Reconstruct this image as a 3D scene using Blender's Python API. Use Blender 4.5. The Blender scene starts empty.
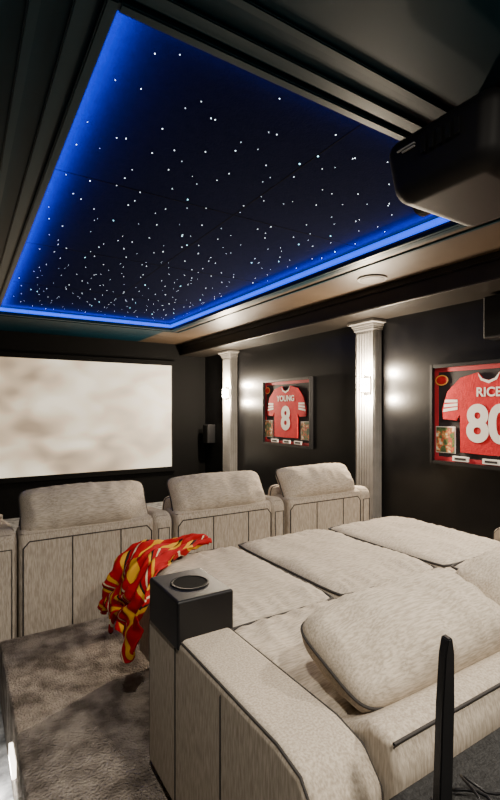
import bpy, bmesh, math, random
from mathutils import Vector, Matrix, Euler, noise
random.seed(21)
R=0.30            # riser height
EYE=R+1.18
C=bpy.context.scene.collection

# ------------------------------------------------ materials
def mat(name, col=(.5,.5,.5), rough=.6, metal=0, emit=None, es=0, spec=.5):
    m=bpy.data.materials.new(name); m.use_nodes=True
    b=m.node_tree.nodes['Principled BSDF']
    b.inputs['Base Color'].default_value=(*col,1)
    b.inputs['Roughness'].default_value=rough
    b.inputs['Metallic'].default_value=metal
    b.inputs['Specular IOR Level'].default_value=spec
    if emit:
        b.inputs['Emission Color'].default_value=(*emit,1)
        b.inputs['Emission Strength'].default_value=es
    return m
def noisy(name, c1, c2, scale=20, rough=.8, bump=.2, stretch=(1,1,1), detail=6, bscale=None, lo=.35, hi=.65, spec=.3, bdist=.01):
    m=mat(name,c1,rough,spec=spec); nt=m.node_tree; b=nt.nodes['Principled BSDF']
    tc=nt.nodes.new('ShaderNodeTexCoord'); mp=nt.nodes.new('ShaderNodeMapping')
    mp.inputs['Scale'].default_value=stretch
    nt.links.new(tc.outputs['Object'],mp.inputs['Vector'])
    n=nt.nodes.new('ShaderNodeTexNoise'); n.inputs['Scale'].default_value=scale; n.inputs['Detail'].default_value=detail
    nt.links.new(mp.outputs[0],n.inputs['Vector'])
    r=nt.nodes.new('ShaderNodeValToRGB')
    r.color_ramp.elements[0].position=lo; r.color_ramp.elements[1].position=hi
    r.color_ramp.elements[0].color=(*c1,1); r.color_ramp.elements[1].color=(*c2,1)
    nt.links.new(n.outputs['Fac'],r.inputs[0]); nt.links.new(r.outputs[0],b.inputs['Base Color'])
    n2=nt.nodes.new('ShaderNodeTexNoise'); n2.inputs['Scale'].default_value=bscale or scale*3; n2.inputs['Detail'].default_value=3
    nt.links.new(mp.outputs[0],n2.inputs['Vector'])
    bp=nt.nodes.new('ShaderNodeBump'); bp.inputs['Strength'].default_value=bump; bp.inputs['Distance'].default_value=bdist
    nt.links.new(n2.outputs['Fac'],bp.inputs['Height']); nt.links.new(bp.outputs[0],b.inputs['Normal'])
    return m
FAB=noisy('linen_fabric',(.34,.29,.23),(.53,.465,.385),scale=110,rough=.95,bump=.35,stretch=(1.8,1.8,.22),bscale=280,spec=.12,bdist=.002)
FAB2=noisy('linen_fabric_top',(.37,.32,.255),(.58,.51,.425),scale=110,rough=.95,bump=.35,stretch=(.25,1.9,1.9),bscale=280,spec=.12,bdist=.002)
PIPE=mat('dark_piping',(.03,.026,.024),.8)
CARPET=noisy('carpet_taupe',(.19,.162,.138),(.56,.49,.42),scale=12,rough=1,bump=1,bscale=110,detail=15,spec=.05,lo=.36,hi=.66,bdist=.025)
FLOORM=noisy('floor_carpet_grey',(.12,.12,.12),(.5,.5,.5),scale=14,rough=.6,bump=.5)
WALL=noisy('wall_black_paint',(.0022,.0022,.0026),(.004,.004,.0043),scale=6,rough=.30,bump=.04,spec=.25)
CEIL=noisy('ceiling_dark_cove_tint',(.001,.016,.027),(.002,.021,.034),scale=3,rough=.42,bump=.03,spec=.10)  # dark ceiling with the cove light's teal put into its colour
CEILW=noisy('soffit_taupe_warm_lit',(.048,.033,.021),(.060,.042,.028),scale=3,rough=.40,bump=.03)  # taupe ceiling band, warm light spill painted into its colour
BEAM=noisy('beam_dark_paint',(.010,.008,.0065),(.014,.012,.010),scale=3,rough=.36,bump=.03,spec=.25)
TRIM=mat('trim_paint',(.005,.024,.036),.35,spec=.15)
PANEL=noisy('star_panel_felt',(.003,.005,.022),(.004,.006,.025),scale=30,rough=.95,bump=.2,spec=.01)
JOINT=mat('panel_joint',(.001,.001,.002),.9,spec=.05)
LED=mat('led_blue',(0,0,0),.5,emit=(.0,.055,1.0),es=2.2)
STAR=mat('star_white',(0,0,0),.5,emit=(.8,.93,1),es=9)
STARD=mat('star_dim',(0,0,0),.5,emit=(.7,.88,1),es=6)
STARC=mat('star_cyan',(0,0,0),.5,emit=(.35,.85,1),es=12)
BLACK=mat('black_plastic',(.007,.007,.008),.40,spec=.35)
HOUS=mat('projector_black',(.0045,.0045,.005),.55,spec=.15)
MATTE=mat('black_velvet',(.003,.003,.003),.9,spec=.1)
GLOSS=mat('black_gloss',(.008,.008,.009),.2,spec=.3)
SILV=noisy('pilaster_silver',(.20,.193,.182),(.25,.24,.23),scale=8,rough=.30,bump=.03,spec=.5)
METAL=mat('brushed_metal',(.5,.48,.45),.3,1)
GLOW=mat('frosted_glass_lit',(1,.95,.85),.4,emit=(1,.84,.62),es=160)
DOWN=mat('downlight_lens',(1,1,1),.4,emit=(1,.9,.75),es=6)
RED=noisy('jersey_red',(.42,.007,.014),(.54,.012,.020),scale=25,rough=.8,bump=.3)
WHITE=mat('white_cloth',(.72,.70,.66),.7)
GOLD=mat('gold_cloth',(.75,.42,.06),.6)
MATB=mat('mat_board_dark',(.015,.012,.014),.8)
REDM=mat('mat_board_red',(.38,.009,.02),.7)

# ------------------------------------------------ helpers
def empty(name, loc=(0,0,0)):
    e=bpy.data.objects.new(name,None); e.location=loc; C.objects.link(e); e.empty_display_size=.1; return e
def par(o,parent):
    if parent:
        o.parent=parent; o.matrix_parent_inverse=Matrix.Translation(-Vector(parent.location))
def link(name, me, m, parent=None, smooth=True):
    o=bpy.data.objects.new(name,me); C.objects.link(o)
    if m: me.materials.append(m)
    if smooth:
        for p in me.polygons: p.use_smooth=True
    par(o,parent); return o
def frombm(name,bm,m,parent=None,smooth=True):
    bmesh.ops.recalc_face_normals(bm,faces=bm.faces)
    me=bpy.data.meshes.new(name); bm.to_mesh(me); bm.free()
    return link(name,me,m,parent,smooth)
def addbox(bm,lo,hi,rot=None):
    lo=Vector(lo);hi=Vector(hi);c=(lo+hi)/2;s=hi-lo
    M=Matrix.Translation(c)
    if rot is not None: M=M@rot
    return bmesh.ops.create_cube(bm,size=1,matrix=M@Matrix.Diagonal((*s,1)))
def box(name,lo,hi,m,parent=None,bevel=0,seg=3,rot=None):
    bm=bmesh.new(); addbox(bm,lo,hi,rot)
    if bevel>0: bmesh.ops.bevel(bm,geom=bm.edges[:],offset=bevel,segments=seg,profile=.5,affect='EDGES')
    o=frombm(name,bm,m,parent,smooth=bevel>0)
    if bevel>0: o.modifiers.new('wn','WEIGHTED_NORMAL')
    return o
def boxes(name,lst,m,parent=None,bevel=0):
    bm=bmesh.new()
    for lo,hi in lst: addbox(bm,lo,hi)
    if bevel>0: bmesh.ops.bevel(bm,geom=bm.edges[:],offset=bevel,segments=2,affect='EDGES')
    return frombm(name,bm,m,parent,smooth=False)
def prism(name,yz,x0,x1,m,parent=None,bevel=.03,seg=4):
    bm=bmesh.new()
    a=[bm.verts.new((x0,y,z)) for y,z in yz]; b=[bm.verts.new((x1,y,z)) for y,z in yz]
    bm.faces.new(a); bm.faces.new(b[::-1])
    n=len(yz)
    for i in range(n): bm.faces.new((a[i],b[i],b[(i+1)%n],a[(i+1)%n]))
    bmesh.ops.recalc_face_normals(bm,faces=bm.faces)
    if bevel>0: bmesh.ops.bevel(bm,geom=bm.edges[:],offset=bevel,segments=seg,profile=.5,affect='EDGES')
    o=frombm(name,bm,m,parent,True)
    o.modifiers.new('wn','WEIGHTED_NORMAL')
    return o
def tube(name,pts,r,m,parent=None,cyclic=False):
    cu=bpy.data.curves.new(name,'CURVE'); cu.dimensions='3D'; cu.bevel_depth=r; cu.bevel_resolution=2
    s=cu.splines.new('POLY'); s.points.add(len(pts)-1)
    for i,p in enumerate(pts): s.points[i].co=(*p,1)
    s.use_cyclic_u=cyclic
    cu.materials.append(m)
    o=bpy.data.objects.new(name,cu); C.objects.link(o); par(o,parent); return o
def cyl(name,p0,p1,r,m,parent=None,seg=32,r2=None):
    p0=Vector(p0);p1=Vector(p1);d=p1-p0
    M=Matrix.Translation((p0+p1)/2)@d.to_track_quat('Z','Y').to_matrix().to_4x4()
    bm=bmesh.new(); bmesh.ops.create_cone(bm,cap_ends=True,segments=seg,radius1=r,radius2=r if r2 is None else r2,depth=d.length,matrix=M)
    o=frombm(name,bm,m,parent,True)
    o.modifiers.new('es','EDGE_SPLIT')
    return o
def pillow(name,size,m,parent,loc,rot=(0,0,0),p=4,e=.45,wr=.008,seed=0,nu=64,nv=48,conc=.04,cr=.07,pipe=.0038,sag=0,ws=5,top=0):
    a,b,t=[s/2 for s in size]
    M=Matrix.Translation(Vector(loc))@Euler([math.radians(x) for x in rot]).to_matrix().to_4x4()
    def outl(u,v):
        s=1-cr*(abs(u)*abs(v))**5
        return a*u*(1-conc*(1-v*v))*s, b*v*(1-conc*(1-u*u))*s
    bm=bmesh.new()
    for side in (1,-1):
        g=[]
        for i in range(nu+1):
            row=[]
            u=math.sin(math.pi/2*(2*i/nu-1))
            for j in range(nv+1):
                v=math.sin(math.pi/2*(2*j/nv-1))
                x,y=outl(u,v)
                k=max(0,(1-abs(u)**p)*(1-abs(v)**p))
                h=t*k**e
                q=Vector((x*ws+seed*3.1,y*ws*.7,side*2+seed))
                w=noise.noise(q)*.8+ (.4-abs(noise.noise(q*1.5+Vector((3,1,0)))))*.7
                h+=wr*w*min(1,k*(1.2 if top else 3))
                ed=max(abs(u),abs(v))
                if ed>.6 and ed<1:   # gathers running in from the seams
                    sc=(x if abs(v)>abs(u) else y)
                    h+=wr*.35*math.sin(sc*95+3*noise.noise(Vector((sc*9,seed,0))))*((ed-.6)/.4)*(1-ed)*4
                h-=sag*(1-u*u)*(1-v*v)*(1 if side>0 else 0)
                row.append(bm.verts.new(M@Vector((x,y,side*h))))
            g.append(row)
        for i in range(nu):
            for j in range(nv):
                bm.faces.new((g[i][j],g[i+1][j],g[i+1][j+1],g[i][j+1]))
    bmesh.ops.remove_doubles(bm,verts=bm.verts,dist=.0004)
    o=frombm(name,bm,m,parent,True)
    if pipe:
        pts=[]; N=24
        for i in range(N): pts.append(outl(-1+2*i/N,-1))
        for i in range(N): pts.append(outl(1,-1+2*i/N))
        for i in range(N): pts.append(outl(1-2*i/N,1))
        for i in range(N): pts.append(outl(-1,1-2*i/N))
        f=.975 if top else 1.004
        tube(name+'_piping',[M@Vector((x*f,y*f,t*top)) for x,y in pts],pipe,PIPE,parent,True)
    return o
def text(name,s,size,loc,m,parent,offset=0,sx=1):
    cu=bpy.data.curves.new(name,'FONT'); cu.body=s; cu.size=size; cu.align_x='CENTER'; cu.align_y='CENTER'
    cu.extrude=.001; cu.offset=offset; cu.materials.append(m)
    o=bpy.data.objects.new(name,cu); C.objects.link(o)
    o.location=loc; o.rotation_euler=(math.radians(90),0,math.radians(-90)); o.scale=(sx,1,1)
    par(o,parent); return o
def light(name,kind,loc,energy,col,parent=None,rot=(0,0,0),**kw):
    l=bpy.data.lights.new(name,kind); l.energy=energy; l.color=col
    for k,v in kw.items(): setattr(l,k,v)
    o=bpy.data.objects.new(name,l); C.objects.link(o); o.location=loc; o.rotation_euler=[math.radians(a) for a in rot]
    par(o,parent); return o

# ------------------------------------------------ room shell
XL,XR,YB,YF=-.5,3.5,-1.3,7.0
ZS=EYE+1.05    # soffit
ZB=EYE+.87     # beam underside
ZT=EYE+1.125   # star panel
TX0,TX1,TY0,TY1=.345,2.34,1.20,5.68
box('floor',(XL,YB,-.1),(XR,YF,0),FLOORM)
box('floor_riser',(.17,YB,0),(XR,2.67,R),CARPET,bevel=.012)
box('wall_right',(XR,YB,-.1),(XR+.1,YF,ZT+.1),WALL)
box('wall_left',(XL-.1,YB,-.1),(XL,YF,ZT+.1),WALL)
box('wall_front',(XL-.1,YF,-.1),(XR+.1,YF+.1,ZT+.1),MATTE)
box('wall_back',(XL-.1,YB-.1,-.1),(XR+.1,YB,ZT+.1),WALL)
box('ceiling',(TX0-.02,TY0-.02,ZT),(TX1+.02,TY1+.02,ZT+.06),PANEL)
boxes('ceiling_soffit',[((XL,YB,ZS),(TX0,YF,ZT+.1)),((TX0,YB,ZS),(TX1,TY0,ZT+.1)),((TX0,TY1,ZS),(TX1,YF,ZT+.1))],CEIL)
box('ceiling_soffit_right',(TX1,TY0-.1,ZS-.001),(XR,YF,ZT+.1),CEILW)
box('ceiling_soffit_rear',(TX1,YB,ZS),(XR,TY0-.1,ZT+.1),CEIL)
box('ceiling_beam_right',(3.05,YB,ZB),(XR,YF,ZS),BEAM,bevel=.008)
box('ceiling_beam_left',(XL,YB,ZB),(-.05,YF,ZS),BEAM,bevel=.008)
def frame_boxes(x0,x1,y0,y1,w,z0,z1):
    return [((x0-w,y0-w,z0),(x0,y1+w,z1)),((x1,y0-w,z0),(x1+w,y1+w,z1)),((x0,y0-w,z0),(x1,y0,z1)),((x0,y1,z0),(x1,y1+w,z1))]
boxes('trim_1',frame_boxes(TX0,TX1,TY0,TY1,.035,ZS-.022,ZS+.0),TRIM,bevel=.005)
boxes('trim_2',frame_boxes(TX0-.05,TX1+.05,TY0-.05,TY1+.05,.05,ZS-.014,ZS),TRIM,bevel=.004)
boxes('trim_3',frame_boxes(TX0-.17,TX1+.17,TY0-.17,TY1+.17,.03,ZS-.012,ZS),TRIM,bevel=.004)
boxes('trim_4',[((3.02,YB,ZS-.05),(3.05,YF,ZS)),((3.035,YB,ZB),(3.05,YF,ZB+.03))],BEAM,bevel=.006)
jw=.0018; xm=(TX0+TX1)/2
boxes('trim_5',[((xm-jw,TY0,ZT-.0015),(xm+jw,TY1,ZT+.001))]+[((TX0,TY0+k*(TY1-TY0)/4-jw,ZT-.0015),(TX1,TY0+k*(TY1-TY0)/4+jw,ZT+.001)) for k in (1,2,3)],JOINT)
# LED strips
zl0,zl1=ZS+.012,ZS+.052
led=empty('led_strip_light',((TX0+TX1)/2,(TY0+TY1)/2,ZS))
boxes('strip',[((TX0,TY0,zl0),(TX0+.008,TY1,zl1)),((TX1-.008,TY0,zl0),(TX1,TY1,zl1)),
    ((TX0+.008,TY1-.008,zl0),(TX1-.008,TY1,zl1)),((TX0+.008,TY0,zl0),(TX1-.008,TY0+.008,zl1))],LED,led)
BL=(.0,.08,1.0)
def ledbar(n,x,y,sx,sy,e): light('led_bar_%d'%n,'AREA',(x,y,ZS+.020),e,BL,led,(180,0,0),shape='RECTANGLE',size=sx,size_y=sy)
ledbar(0,TX0+.03,(TY0+TY1)/2,.03,TY1-TY0-.05,76); ledbar(1,TX1-.03,(TY0+TY1)/2,.03,TY1-TY0-.05,44)
ledbar(2,(TX0+TX1)/2,TY0+.03,TX1-TX0-.05,.03,5); ledbar(3,(TX0+TX1)/2,TY1-.03,TX1-TX0-.05,.03,22)
# stars (jittered grid so the spread stays even)
bm=bmesh.new()
NXs,NYs=14,29
for a_ in range(NXs):
    for b_ in range(NYs):
        if random.random()<.12: continue
        x=TX0+.08+(TX1-TX0-.14)*(a_+random.uniform(-.1,1.1))/NXs
        y=TY0+.10+(TY1-TY0-.18)*(b_+random.uniform(-.1,1.1))/NYs
        x=min(max(x,TX0+.06),TX1-.05); y=min(max(y,TY0+.06),TY1-.06)
        big=random.random()
        r=.0016 if big<.45 else (.0020 if big<.92 else .0031)
        res=bmesh.ops.create_icosphere(bm,subdivisions=1,radius=r,matrix=Matrix.Translation((x,y,ZT-.001)))
        mi=2 if big<.35 else (1 if big>.94 else 0)
        for v in res['verts']:
            for f in v.link_faces: f.material_index=mi
st=frombm('star_ceiling_lights',bm,STAR); st.data.materials.append(STARC); st.data.materials.append(STARD)

# ------------------------------------------------ projection screen
scr=empty('projection_screen',(1.44,6.97,R))
sm=bpy.data.materials.new('screen_image'); sm.use_nodes=True; nt=sm.node_tree; b=nt.nodes['Principled BSDF']
b.inputs['Base Color'].default_value=(.3,.3,.3,1); b.inputs['Roughness'].default_value=.9
tc=nt.nodes.new('ShaderNodeTexCoord'); mp=nt.nodes.new('ShaderNodeMapping'); mp.inputs['Scale'].default_value=(.8,1,1.35)
mp.inputs['Rotation'].default_value=(0,.35,0)
n=nt.nodes.new('ShaderNodeTexNoise'); n.inputs['Scale'].default_value=2.1; n.inputs['Detail'].default_value=1.3; n.inputs['Distortion'].default_value=.3
r=nt.nodes.new('ShaderNodeValToRGB'); el=r.color_ramp.elements
el[0].position=.28; el[0].color=(.24,.145,.07,1); el[1].position=.68; el[1].color=(1,.88,.64,1)
e2=el.new(.47); e2.color=(.60,.44,.27,1)
nt.links.new(tc.outputs['Object'],mp.inputs[0]); nt.links.new(mp.outputs[0],n.inputs['Vector']); nt.links.new(n.outputs['Fac'],r.inputs[0])
nt.links.new(r.outputs[0],b.inputs['Emission Color']); b.inputs['Emission Strength'].default_value=1.15
sx0,sx1=.02,2.88; sz0=EYE-.9205; sz1=EYE+.694
box('screen_surface',(sx0,6.955,sz0),(sx1,6.965,sz1),sm,scr)
boxes('screen_border',[((sx0-.07,6.93,sz0-.07),(sx0,6.99,sz1+.07)),((sx1,6.93,sz0-.07),(sx1+.07,6.99,sz1+.07)),
   ((sx0,6.93,sz0-.07),(sx1,6.99,sz0)),((sx0,6.93,sz1),(sx1,6.99,sz1+.07)),((sx0,6.97,sz0),(sx1,6.99,sz1))],MATTE,scr)

# ------------------------------------------------ pilasters + sconces
def pilaster(yc,base):
    X1=XR-.003; Z1=ZB-.003
    e=empty('fluted_pilaster',(XR-.07,yc,base))
    x0=XR-.13; w=.115
    box('shaft',(x0,yc-w,base),(X1,yc+w,Z1),SILV,e,bevel=.006)
    for i in range(6):
        y=yc-w+.03+i*(2*w-.06)/5
        tube('flute_%d'%i,[(x0+.005,y,.25+base),(x0+.005,y,ZB-.13)],.012,SILV,e)
    for i in range(3):
        x=x0+.028+i*.037
        tube('side_flute_%d'%i,[(x,yc-w+.005,.25+base),(x,yc-w+.005,ZB-.13)],.010,SILV,e)
    boxes('capital',[((x0-.012,yc-w-.015,ZB-.10),(X1,yc+w+.015,ZB-.08)),
        ((x0-.03,yc-w-.03,ZB-.06),(X1,yc+w+.03,ZB-.035)),((x0-.06,yc-w-.06,ZB-.035),(X1,yc+w+.06,Z1)),
        ((x0-.018,yc-w-.02,ZB-.08),(X1,yc+w+.02,ZB-.06))],SILV,e,bevel=.005)
    boxes('plinth',[((x0-.03,yc-w-.03,base),(X1,yc+w+.03,.18+base)),((x0-.015,yc-w-.015,.18+base),(X1,yc+w+.015,.22+base))],SILV,e,bevel=.005)
    zc=EYE+.23
    s=empty('wall_sconce',(x0-.06,yc,zc))
    yl=yc-.06
    box('backplate',(x0-.022,yl-.04,zc-.10),(x0-.008,yl+.04,zc+.10),METAL,s,bevel=.003)
    cyl('arm',(x0-.02,yl,zc),(x0-.06,yl,zc),.008,METAL,s)
    cyl('glass_shade',(x0-.06,yl,zc-.065),(x0-.06,yl,zc+.065),.034,GLOW,s)
    cyl('ring_1',(x0-.06,yl,zc-.072),(x0-.06,yl,zc-.062),.037,METAL,s)
    cyl('ring_2',(x0-.06,yl,zc+.062),(x0-.06,yl,zc+.072),.037,METAL,s)
    for k,(dz,en) in enumerate(((.13,150),(-.13,120))):
        light('bulb_light_%d'%k,'POINT',(x0-.06,yl-.03,zc+dz),en,(1,.82,.60),s,shadow_soft_size=.025)
pilaster(3.26,0); pilaster(6.04,0)

# ------------------------------------------------ framed jerseys
def photo_mat(name,seed):
    m=mat(name,(.3,.3,.3),.5); nt=m.node_tree; b=nt.nodes['Principled BSDF']
    tc=nt.nodes.new('ShaderNodeTexCoord'); v=nt.nodes.new('ShaderNodeTexNoise'); v.inputs['Scale'].default_value=18+seed; v.inputs['Detail'].default_value=4
    r=nt.nodes.new('ShaderNodeValToRGB'); el=r.color_ramp.elements
    el[0].position=.36; el[0].color=(.04,.08,.03,1); el[1].position=.66; el[1].color=(.8,.75,.65,1)
    a=el.new(.46); a.color=(.12,.2,.06,1); a=el.new(.52); a.color=(.5,.03,.03,1); a=el.new(.58); a.color=(.6,.4,.1,1)
    nt.links.new(tc.outputs['Object'],v.inputs['Vector']); nt.links.new(v.outputs['Fac'],r.inputs[0]); nt.links.new(r.outputs[0],b.inputs['Base Color'])
    return m
PH=photo_mat('photo_print',2)
def jersey(yc,nm,num,w=1.04):
    zc=EYE-.045; h=.85
    e=empty('framed_jersey',(XR-.03,yc,zc))
    def P(x,z,dx): return (XR-dx, yc-x, zc+z)   # x to the viewer's right, z up
    def rb(name,x0,x1,z0,z1,d0,d1,m,bev=0):
        return box(name,(XR-d1,yc-x1,zc+z0),(XR-d0,yc-x0,zc+z1),m,e,bevel=bev)
    hw=w/2;hh=h/2
    boxes('outer_frame',[((XR-.05,yc-hw,zc-hh),(XR-.003,yc-hw+.03,zc+hh)),((XR-.05,yc+hw-.03,zc-hh),(XR-.003,yc+hw,zc+hh)),
       ((XR-.05,yc-hw+.03,zc-hh),(XR-.003,yc+hw-.03,zc-hh+.03)),((XR-.05,yc-hw+.03,zc+hh-.03),(XR-.003,yc+hw-.03,zc+hh))],BLACK,e,bevel=.004)
    rb('backing_board',-hw+.03,hw-.03,-hh+.03,hh-.03,.003,.012,MATB)
    i=hw-.03;j=hh-.03;t=.035
    boxes('red_mat',[((XR-.018,yc-i,zc-j),(XR-.012,yc-i+t,zc+j)),((XR-.018,yc+i-t,zc-j),(XR-.012,yc+i,zc+j)),
       ((XR-.018,yc-i+t,zc-j),(XR-.012,yc+i-t,zc-j+t)),((XR-.018,yc-i+t,zc+j-t),(XR-.012,yc+i-t,zc+j))],REDM,e)
    half=[(.0,.27),(.05,.285),(.09,.335),(.24,.30),(.36,.19),(.41,.04),(.40,-.04),(.28,-.05),(.245,.0),(.24,-.16),(.24,-.31),(0,-.315)]
    pts=half+[(-x,z) for x,z in half[::-1][1:-1]]
    bm=bmesh.new()
    vs=[bm.verts.new(P(x,z,.018)) for x,z in pts]; f=bm.faces.new(vs)
    r=bmesh.ops.extrude_face_region(bm,geom=[f]); 
    for g in r['geom']:
        if isinstance(g,bmesh.types.BMVert): g.co.x-=.012
    frombm('shirt',bm,RED,e,False)
    def quad(name,ps,d,m):
        bm=bmesh.new(); vs=[bm.verts.new(P(x,z,d)) for x,z in ps]; bm.faces.new(vs); return frombm(name,bm,m,e,False)
    for sgn in (-1,1):
        for k,d in enumerate((0,.05,.1)):
            x0,z0=.400-.008*k,.02+d*.8; x1,z1=.265,.02+d*.6+.02
            quad('sleeve_stripe_%d_%d'%(k,sgn),[(sgn*x0,z0),(sgn*x1,z1),(sgn*x1,z1+.022),(sgn*(x0-.006),z0+.024)],.0315,WHITE)
        rb('team_photo_%d'%sgn,sgn*.385-.085,sgn*.385+.085,-.32,-.11,.013,.022,PH)
        rb('photo_mat_%d'%sgn,sgn*.385-.092,sgn*.385+.092,-.327,-.103,.012,.019,WHITE)
    quad('collar',[(-.09,.33),(-.05,.285),(0,.267),(.05,.285),(.09,.33),(.065,.272),(0,.245),(-.065,.272)],.0318,WHITE)
    text('name_lettering',nm,.10,P(0,.175,.033),WHITE,e,.002)
    text('number_lettering',num,.40,P(0,-.085,.033),WHITE,e,.014,sx=.92)
    for k,x in enumerate((-.24,.02,.25)):
        rb('name_plate_%d'%k,x-.07,x+.07,-.385,-.345,.013,.034,WHITE)
        rb('plate_print_%d'%k,x-.05,x+.05,-.374,-.356,.034,.0355,MATB)
    for nme,a,bb,d,m in (('emblem',.045,.062,.020,GOLD),('emblem_centre',.036,.052,.0215,RED)):
        bm=bmesh.new()
        M=Matrix.Translation(P(-.42,.29,d))@Matrix.Rotation(math.pi/2,4,'Y')@Matrix.Diagonal((a,bb,1,1))
        bmesh.ops.create_circle(bm,cap_ends=True,segments=32,radius=1,matrix=M); frombm(nme,bm,m,e,False)
jersey(2.05,'RICE','80'); jersey(4.69,'YOUNG','8',1.02)

# ------------------------------------------------ wall / ceiling speakers
def wspeaker(y0,y1,z0,z1):
    e=empty('wall_speaker',(XR-.05,(y0+y1)/2,z0))
    box('cabinet',(XR-.14,y0,z0),(XR-.003,y1,z1),BLACK,e,bevel=.012)
    box('grille',(XR-.15,y0+.015,z0+.015),(XR-.138,y1-.015,z1-.015),MATTE,e,bevel=.004)
wspeaker(1.72,2.03,EYE+.53,EYE+.85)
wspeaker(6.62,6.8,EYE-.55,EYE-.25)
sp=empty('ceiling_speaker',(2.8,2.62,ZS))
cyl('rim',(2.8,2.62,ZS-.014),(2.8,2.62,ZS-.002),.115,SILV,sp)
cyl('grille',(2.8,2.62,ZS-.018),(2.8,2.62,ZS-.012),.098,CEILW,sp)

# ------------------------------------------------ projector
pj=empty('ceiling_projector',(1.5,1.0,EYE+.8))
bm=bmesh.new()
px0,px1,py0,py1,pz0,pz1=1.265,1.78,.72,1.15,EYE+.715,EYE+.94
addbox(bm,(px0,py0,pz0),(px1,py1,pz1))
for v in bm.verts:
    if v.co.z<EYE+.75:
        v.co.x=1.53+(v.co.x-1.53)*.90; v.co.y=.94+(v.co.y-.94)*.86
bmesh.ops.bevel(bm,geom=bm.edges[:],offset=.06,segments=6,profile=.5,affect='EDGES')
o=frombm('housing',bm,HOUS,pj); o.modifiers.new('wn','WEIGHTED_NORMAL')
cyl('lens_barrel',(1.53,1.08,EYE+.82),(1.53,1.18,EYE+.82),.065,GLOSS,pj)
cyl('lens_glass',(1.53,1.17,EYE+.82),(1.53,1.185,EYE+.82),.05,mat('lens_glass',(.05,.06,.12),.05),pj)
box('mount_plate',(1.40,.84,EYE+.94),(1.66,1.04,EYE+.96),HOUS,pj,bevel=.004)
cyl('mount_pole',(1.53,.94,EYE+.95),(1.53,.94,ZS-.001),.03,HOUS,pj)
boxes('vent_slots',[((px0-.001,.84+i*.03,EYE+.83),(px0+.006,.855+i*.03,EYE+.88)) for i in range(5)],GLOSS,pj)
boxes('label_print',[((px0-.002,1.0,EYE+.875),(px0+.004,1.07,EYE+.879)),((px0-.002,1.0,EYE+.865),(px0+.004,1.05,EYE+.869))],mat('print_grey',(.3,.3,.3),.6),pj)

# ------------------------------------------------ front row recliners
def recliner(xl, left_arm):
    w=.75; y0=2.70; xr=xl+w; xc=xl+w/2; aw=.13
    e=empty('recliner',(xc,y0+.4,0))
    zt=R+.53
    prism('back_shell',[(y0,.06),(y0,zt-.02),(y0+.03,zt),(y0+.20,zt),(y0+.26,R+.1),(y0+.26,.06)],xl+.004,xr-.004,FAB,e,bevel=.03)
    q=.022
    tube('panel_piping',[(xl+q,y0+.001,.1),(xl+q,y0+.001,zt-.09),(xl+q+.03,y0+.001,zt-.055),(xr-q-.03,y0+.001,zt-.055),(xr-q,y0+.001,zt-.09),(xr-q,y0+.001,.1)],.0042,PIPE,e)
    for i,f in enumerate((.36,.72)):
        tube('seam_%d'%i,[(xl+w*f,y0-.001,.1),(xl+w*f,y0-.001,zt-.055)],.0035,PIPE,e)
    pillow('head_cushion',(.735,.29,.25),FAB2,e,(xc,y0+.13,R+.60),rot=(58,0,0),p=2.8,e=.55,wr=.026,seed=xl*3,conc=.04,cr=.10,ws=6,pipe=.0046)
    arms=[xr] + ([xl-aw] if left_arm else [])
    for k,ax in enumerate(arms):
        prism('arm_%d'%k,[(y0+.02,.06),(y0+.02,zt-.04),(y0+.07,zt+.005),(y0+.45,zt-.03),(y0+.9,zt-.10),(y0+.95,zt-.14),(y0+.95,.06)],ax+.003,ax+aw-.003,FAB,e,bevel=.035,seg=5)
        tube('arm_piping_%d'%k,[(ax+.03,y0+.019,.1),(ax+.03,y0+.019,zt-.09),(ax+aw-.03,y0+.019,zt-.09),(ax+aw-.03,y0+.019,.1)],.0032,PIPE,e)
        cyl('cup_holder_%d'%k,(ax+aw/2,y0+.78,zt-.09),(ax+aw/2,y0+.78,zt-.055),.045,METAL,e)
    box('seat_base',(xl+.01,y0+.2,.05),(xr-.01,y0+.88,.36),FAB,e,bevel=.03)
    pillow('seat_cushion',(.71,.62,.18),FAB2,e,(xc,y0+.58,.42),p=6,e=.3,wr=.01,seed=xl+2)
    pillow('back_cushion',(.71,.5,.18),FAB2,e,(xc,y0+.30,.64),rot=(98,0,0),p=6,e=.35,wr=.01,seed=xl+4)
    pillow('footrest',(.71,.36,.12),FAB2,e,(xc,y0+.95,.24),rot=(90,0,0),p=8,e=.25,wr=.006,seed=xl+6)
    boxes('feet',[((xl+.05,y0+.05,0),(xl+.1,y0+.1,.07)),((xr-.1,y0+.05,0),(xr-.05,y0+.1,.07)),((xl+.05,y0+.8,0),(xl+.1,y0+.85,.07)),((xr-.1,y0+.8,0),(xr-.05,y0+.85,.07))],BLACK,e)
recliner(.26,True); recliner(1.142,False); recliner(2.024,False)

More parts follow.
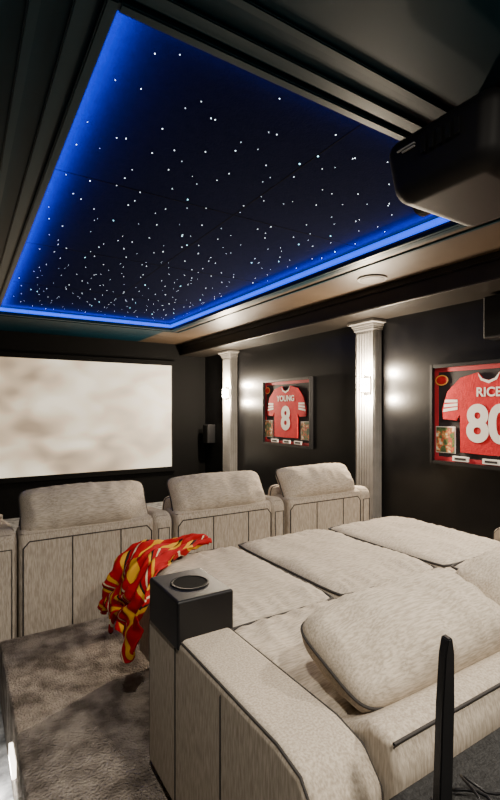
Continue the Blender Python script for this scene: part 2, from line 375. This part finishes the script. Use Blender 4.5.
# ------------------------------------------------ back row chaise sofa
so=empty('reclining_sofa',(1.5,1.2,R))
A0,A1=.52,.69
SE=[(.695,1.225),(1.232,1.857),(1.864,2.49)]
BC=[(.735,1.375),(1.38,1.93),(1.935,2.49)]
def sofa_arm(x0,x1,tag):
    prism('arm_'+tag,[(1.46,R+.03),(1.46,R+.50),(1.43,R+.53),(.74,R+.53),(.66,R+.515),(.61,R+.46),(.59,R+.03)],x0,x1,FAB,so,bevel=.022,seg=5)
    for k,xx in enumerate((x0+.006,x1-.006)):
        tube('arm_piping_%s_%d'%(tag,k),[(xx,1.452,R+.05),(xx,1.452,R+.49),(xx,1.425,R+.523),(xx,.74,R+.523),(xx,.665,R+.508),(xx,.618,R+.455),(xx,.60,R+.05)],.0034,PIPE,so)
sofa_arm(A0,A1,'left'); sofa_arm(2.50,2.67,'right')
for i,y in enumerate((1.23,.96)):
    tube('arm_seam_%d'%i,[(A0-.0005,y,R+.04),(A0-.0005,y,R+.50),(A0+.012,y,R+.522)],.003,PIPE,so)
box('cup_console',(A0-.006,1.20,R+.50),(A1+.006,1.43,R+.64),BLACK,so,bevel=.008)
def ring(name,c,ro,ri,h,m):
    bm=bmesh.new(); N=40
    L=[]
    for rr,zz in ((ri,-.002),(ri,h),(ro,h),(ro,0)):
        L.append([bm.verts.new((c[0]+rr*math.cos(2*math.pi*k/N),c[1]+rr*math.sin(2*math.pi*k/N),c[2]+zz)) for k in range(N)])
    for a,b_ in zip(L,L[1:]):
        for k in range(N): bm.faces.new((a[k],a[(k+1)%N],b_[(k+1)%N],b_[k]))
    return frombm(name,bm,m,so)
ring('cup_ring',(.605,1.317,R+.6405),.060,.052,.002,HOUS)
cyl('cup_well',(.605,1.317,R+.62),(.605,1.317,R+.6415),.051,MATTE,so)
for i,(x0,x1) in enumerate(SE):
    ye=2.14 if i else 2.12
    box('chaise_body_%d'%i,(x0,1.0,R+.06),(x1,ye-.03,R+.385),FAB,so,bevel=.03)
    box('seat_body_%d'%i,(x0,.72,R+.04),(x1,1.2,R+.34),FAB,so,bevel=.02)
    xc=(x0+x1)/2; w=x1-x0
    ym=1.30
    pillow('foot_pad_%d'%i,(w+.003,ye-ym,.135),FAB2,so,(xc,(ym+ye)/2,R+.415),p=7,e=.30,wr=.020,seed=i*5+1,conc=.008,cr=.05,ws=4.5,pipe=.0058,top=.62)
    pillow('seat_pad_%d'%i,(w+.003,.56,.17),FAB2,so,(xc,1.03,R+.405),rot=(2,0,0),p=6,e=.32,wr=.030,seed=i*5+2,conc=.008,cr=.05,ws=6,pipe=.0058,top=.62)
    prism('back_shell_%d'%i,[(.61,R+.05),(.58,R+.49),(.60,R+.55),(.66,R+.555),(.74,R+.50),(.90,R+.40),(.90,R+.05)],x0-.003,x1+.004,FAB,so,bevel=.02)
    b0,b1=BC[i]
    pillow('back_cushion_%d'%i,(b1-b0,.29,.215),FAB2,so,((b0+b1)/2,.83,R+.572),rot=(20,0,0),p=2.9,e=.45,wr=.028,seed=i*5+9,conc=.0,cr=.10,ws=6)
    tube('back_piping_%d'%i,[(x0,.596,R+.545),(x1,.596,R+.545)],.0034,PIPE,so)
boxes('sofa_feet',[((.56,1.38,R),(.6,1.42,R+.06)),((.56,.66,R),(.6,.70,R+.06)),((2.58,1.38,R),(2.62,1.42,R+.06)),((2.58,.66,R),(2.62,.70,R+.06)),
  ((.75,2.0,R),(.79,2.04,R+.08)),((1.5,2.0,R),(1.54,2.04,R+.08)),((2.3,2.0,R),(2.34,2.04,R+.08))],BLACK,so)

# ------------------------------------------------ throw blanket
bl=bpy.data.materials.new('team_throw_fabric'); bl.use_nodes=True; nt=bl.node_tree; b=nt.nodes['Principled BSDF']; b.inputs['Roughness'].default_value=.9
b.inputs['Specular IOR Level'].default_value=.15
uv=nt.nodes.new('ShaderNodeUVMap'); uv.uv_map='UVMap'
wv=nt.nodes.new('ShaderNodeTexWave'); wv.wave_type='BANDS'; wv.bands_direction='DIAGONAL'; wv.inputs['Scale'].default_value=1.3; wv.inputs['Distortion'].default_value=4; wv.inputs['Detail'].default_value=1; wv.inputs['Detail Scale'].default_value=1.5
wv.wave_profile='SAW'
nt.links.new(uv.outputs[0],wv.inputs['Vector'])
r=nt.nodes.new('ShaderNodeValToRGB'); r.color_ramp.interpolation='CONSTANT'; el=r.color_ramp.elements
el[0].position=0; el[0].color=(.36,.005,.009,1); el[1].position=.26; el[1].color=(.66,.33,.02,1)
for p_,c_ in ((.37,(.36,.005,.009,1)),(.52,(.62,.54,.36,1)),(.57,(.33,.004,.008,1)),(.69,(.02,.010,.010,1)),(.75,(.64,.34,.03,1)),(.84,(.37,.006,.010,1))):
    a=el.new(p_); a.color=c_
nt.links.new(wv.outputs['Fac'],r.inputs[0]); nt.links.new(r.outputs[0],b.inputs['Base Color'])
bm=bmesh.new(); uvl=bm.loops.layers.uv.new('UVMap')
zt=R+.475
path=[(1.06,zt-.005),(.97,zt),(.88,zt+.003),(.78,zt+.004),(.71,zt),(.665,zt-.015),(.64,zt-.06),(.625,zt-.11),(.61,zt-.15),(.60,zt-.19),(.59,zt-.225)]
def catm(t):
    n=len(path)-1; s=t*n; i=min(int(s),n-1); f=s-i
    g=lambda k: Vector(path[max(0,min(n,k))])
    p0,p1,p2,p3=g(i-1),g(i),g(i+1),g(i+2)
    return .5*((2*p1)+(-p0+p2)*f+(2*p0-5*p1+4*p2-p3)*f*f+(-p0+3*p1-3*p2+p3)*f**3)
NU,NV=100,90; G=[]
for i in range(NU+1):
    t=i/NU; c=catm(t); c2=catm(min(1,t+.01)); c1=catm(max(0,t-.01)); tn=(c2-c1).normalized(); nrm=Vector((-tn.y,tn.x))
    if nrm.x>0 and t>.5: nrm=-nrm
    if t<=.5 and nrm.y<0: nrm=-nrm
    row=[]
    for j in range(NV+1):
        s=j/NV
        wd=.12+.36*min(1,t*1.7)-.03*max(0,t-.6)
        y=2.18-wd*(1-s)+.02*math.sin(t*9)+ .03*noise.noise(Vector((t*5,s*2,3)))
        fold=.016*(1+math.sin(s*30+3*math.sin(t*4)+noise.noise(Vector((t*3,s*3,1)))*4))
        fold+=.024*(1+noise.noise(Vector((t*7,s*6,5))))+.010*noise.noise(Vector((t*18,s*16,5)))
        x=c.x+nrm.x*fold; z=c.y+nrm.y*fold
        if t>.55: z-= (t-.55)*.25*(noise.noise(Vector((s*3.5,.2,.1)))+.2*math.sin(s*24))
        row.append(bm.verts.new((x,y,z)))
    G.append(row)
for i in range(NU):
    for j in range(NV):
        f=bm.faces.new((G[i][j],G[i+1][j],G[i+1][j+1],G[i][j+1]))
        for l,(a_,b_) in zip(f.loops,((i,j),(i+1,j),(i+1,j+1),(i,j+1))): l[uvl].uv=(a_/NU*1.2,b_/NV*1.0)
tb=frombm('throw_blanket',bm,bl)
sd=tb.modifiers.new('s','SOLIDIFY'); sd.thickness=.006

# ------------------------------------------------ console table + router behind sofa
TB=noisy('table_dark_laminate',(.010,.010,.010),(.022,.022,.022),scale=60,rough=.6,bump=.3,spec=.2)
ct=empty('console_table',(1.6,.25,R))
box('top',(.50,.06,R+.47),(2.66,.555,R+.50),TB,ct,bevel=.004)
boxes('legs',[((.6,.1,R),(.65,.15,R+.47)),((.6,.48,R),(.65,.53,R+.47)),((2.57,.1,R),(2.62,.15,R+.47)),((2.57,.48,R),(2.62,.53,R+.47))],BLACK,ct)
rt=empty('wifi_router',(.66,.45,R+.5))
box('router_body',(.55,.40,R+.50),(.67,.50,R+.525),BLACK,rt,bevel=.01)
prof=[(-.017,0),(-.016,.20),(-.012,.28),(-.006,.305),(.005,.305),(.011,.28),(.015,.20),(.016,0)]
bm=bmesh.new(); A=[];B=[]
for x,z in prof:
    A.append(bm.verts.new((.637+x+z*.045,.445,R+.515+z))); B.append(bm.verts.new((.641+x+z*.045,.462,R+.515+z)))
bm.faces.new(A); bm.faces.new(B[::-1])
for i in range(len(A)): bm.faces.new((A[i],B[i],B[(i+1)%len(A)],A[(i+1)%len(A)]))
bmesh.ops.recalc_face_normals(bm,faces=bm.faces)
bmesh.ops.bevel(bm,geom=bm.edges[:],offset=.002,segments=2,affect='EDGES')
frombm('router_antenna',bm,BLACK,rt,False)
cyl('antenna_hinge',(.638,.43,R+.525),(.638,.47,R+.525),.013,BLACK,rt)
tube('cable',[(.67+.045*t+.02*math.sin(t*9),.45+.05*math.sin(t*4),R+.505+.015*abs(math.sin(t*3.14))) for t in [k/12 for k in range(25)]],.003,BLACK,rt)
tube('cable_2',[(.67+.08*t,.47+.03*math.sin(t*6+1),R+.505+.03*abs(math.sin(t*2.2))) for t in [k/12 for k in range(20)]],.0025,BLACK,rt)

# ------------------------------------------------ lights
def fill_downlight(x,y,power,size=.12,col=(1,.90,.76)):  # added ceiling lamps, out of view, placed to brighten the seats
    e=empty('unseen_fill_downlight',(x,y,ZS))
    cyl('rim',(x,y,ZS-.006),(x,y,ZS-.0005),.075,SILV,e)
    cyl('lens',(x,y,ZS-.008),(x,y,ZS-.005),.055,DOWN,e)
    light('lamp','AREA',(x,y,ZS-.012),power,col,e,shape='DISK',size=size)
fill_downlight(.75,-.35,44); fill_downlight(2.0,-.35,16); fill_downlight(2.75,.7,74); fill_downlight(.05,.35,24)
sl=empty('step_light',(.16,1.9,.2))
box('fixture',(.155,1.84,.16),(.169,1.96,.22),DOWN,sl,bevel=.003)
light('step_lamp','AREA',(.145,1.9,.19),10,(1,.97,.92),sl,(0,45,0),size=.1)

w=bpy.data.worlds.new('World'); bpy.context.scene.world=w; w.use_nodes=True
w.node_tree.nodes['Background'].inputs[0].default_value=(.02,.03,.04,1); w.node_tree.nodes['Background'].inputs[1].default_value=.3

# ------------------------------------------------ camera
cam=bpy.data.cameras.new('camera'); co=bpy.data.objects.new('camera',cam); C.objects.link(co)
co.location=(0,0,EYE); co.rotation_euler=(math.radians(90),0,math.radians(-32.1))
cam.lens=462/800*36; cam.sensor_width=36; cam.shift_y=9/800; cam.clip_start=.02
bpy.context.scene.camera=co
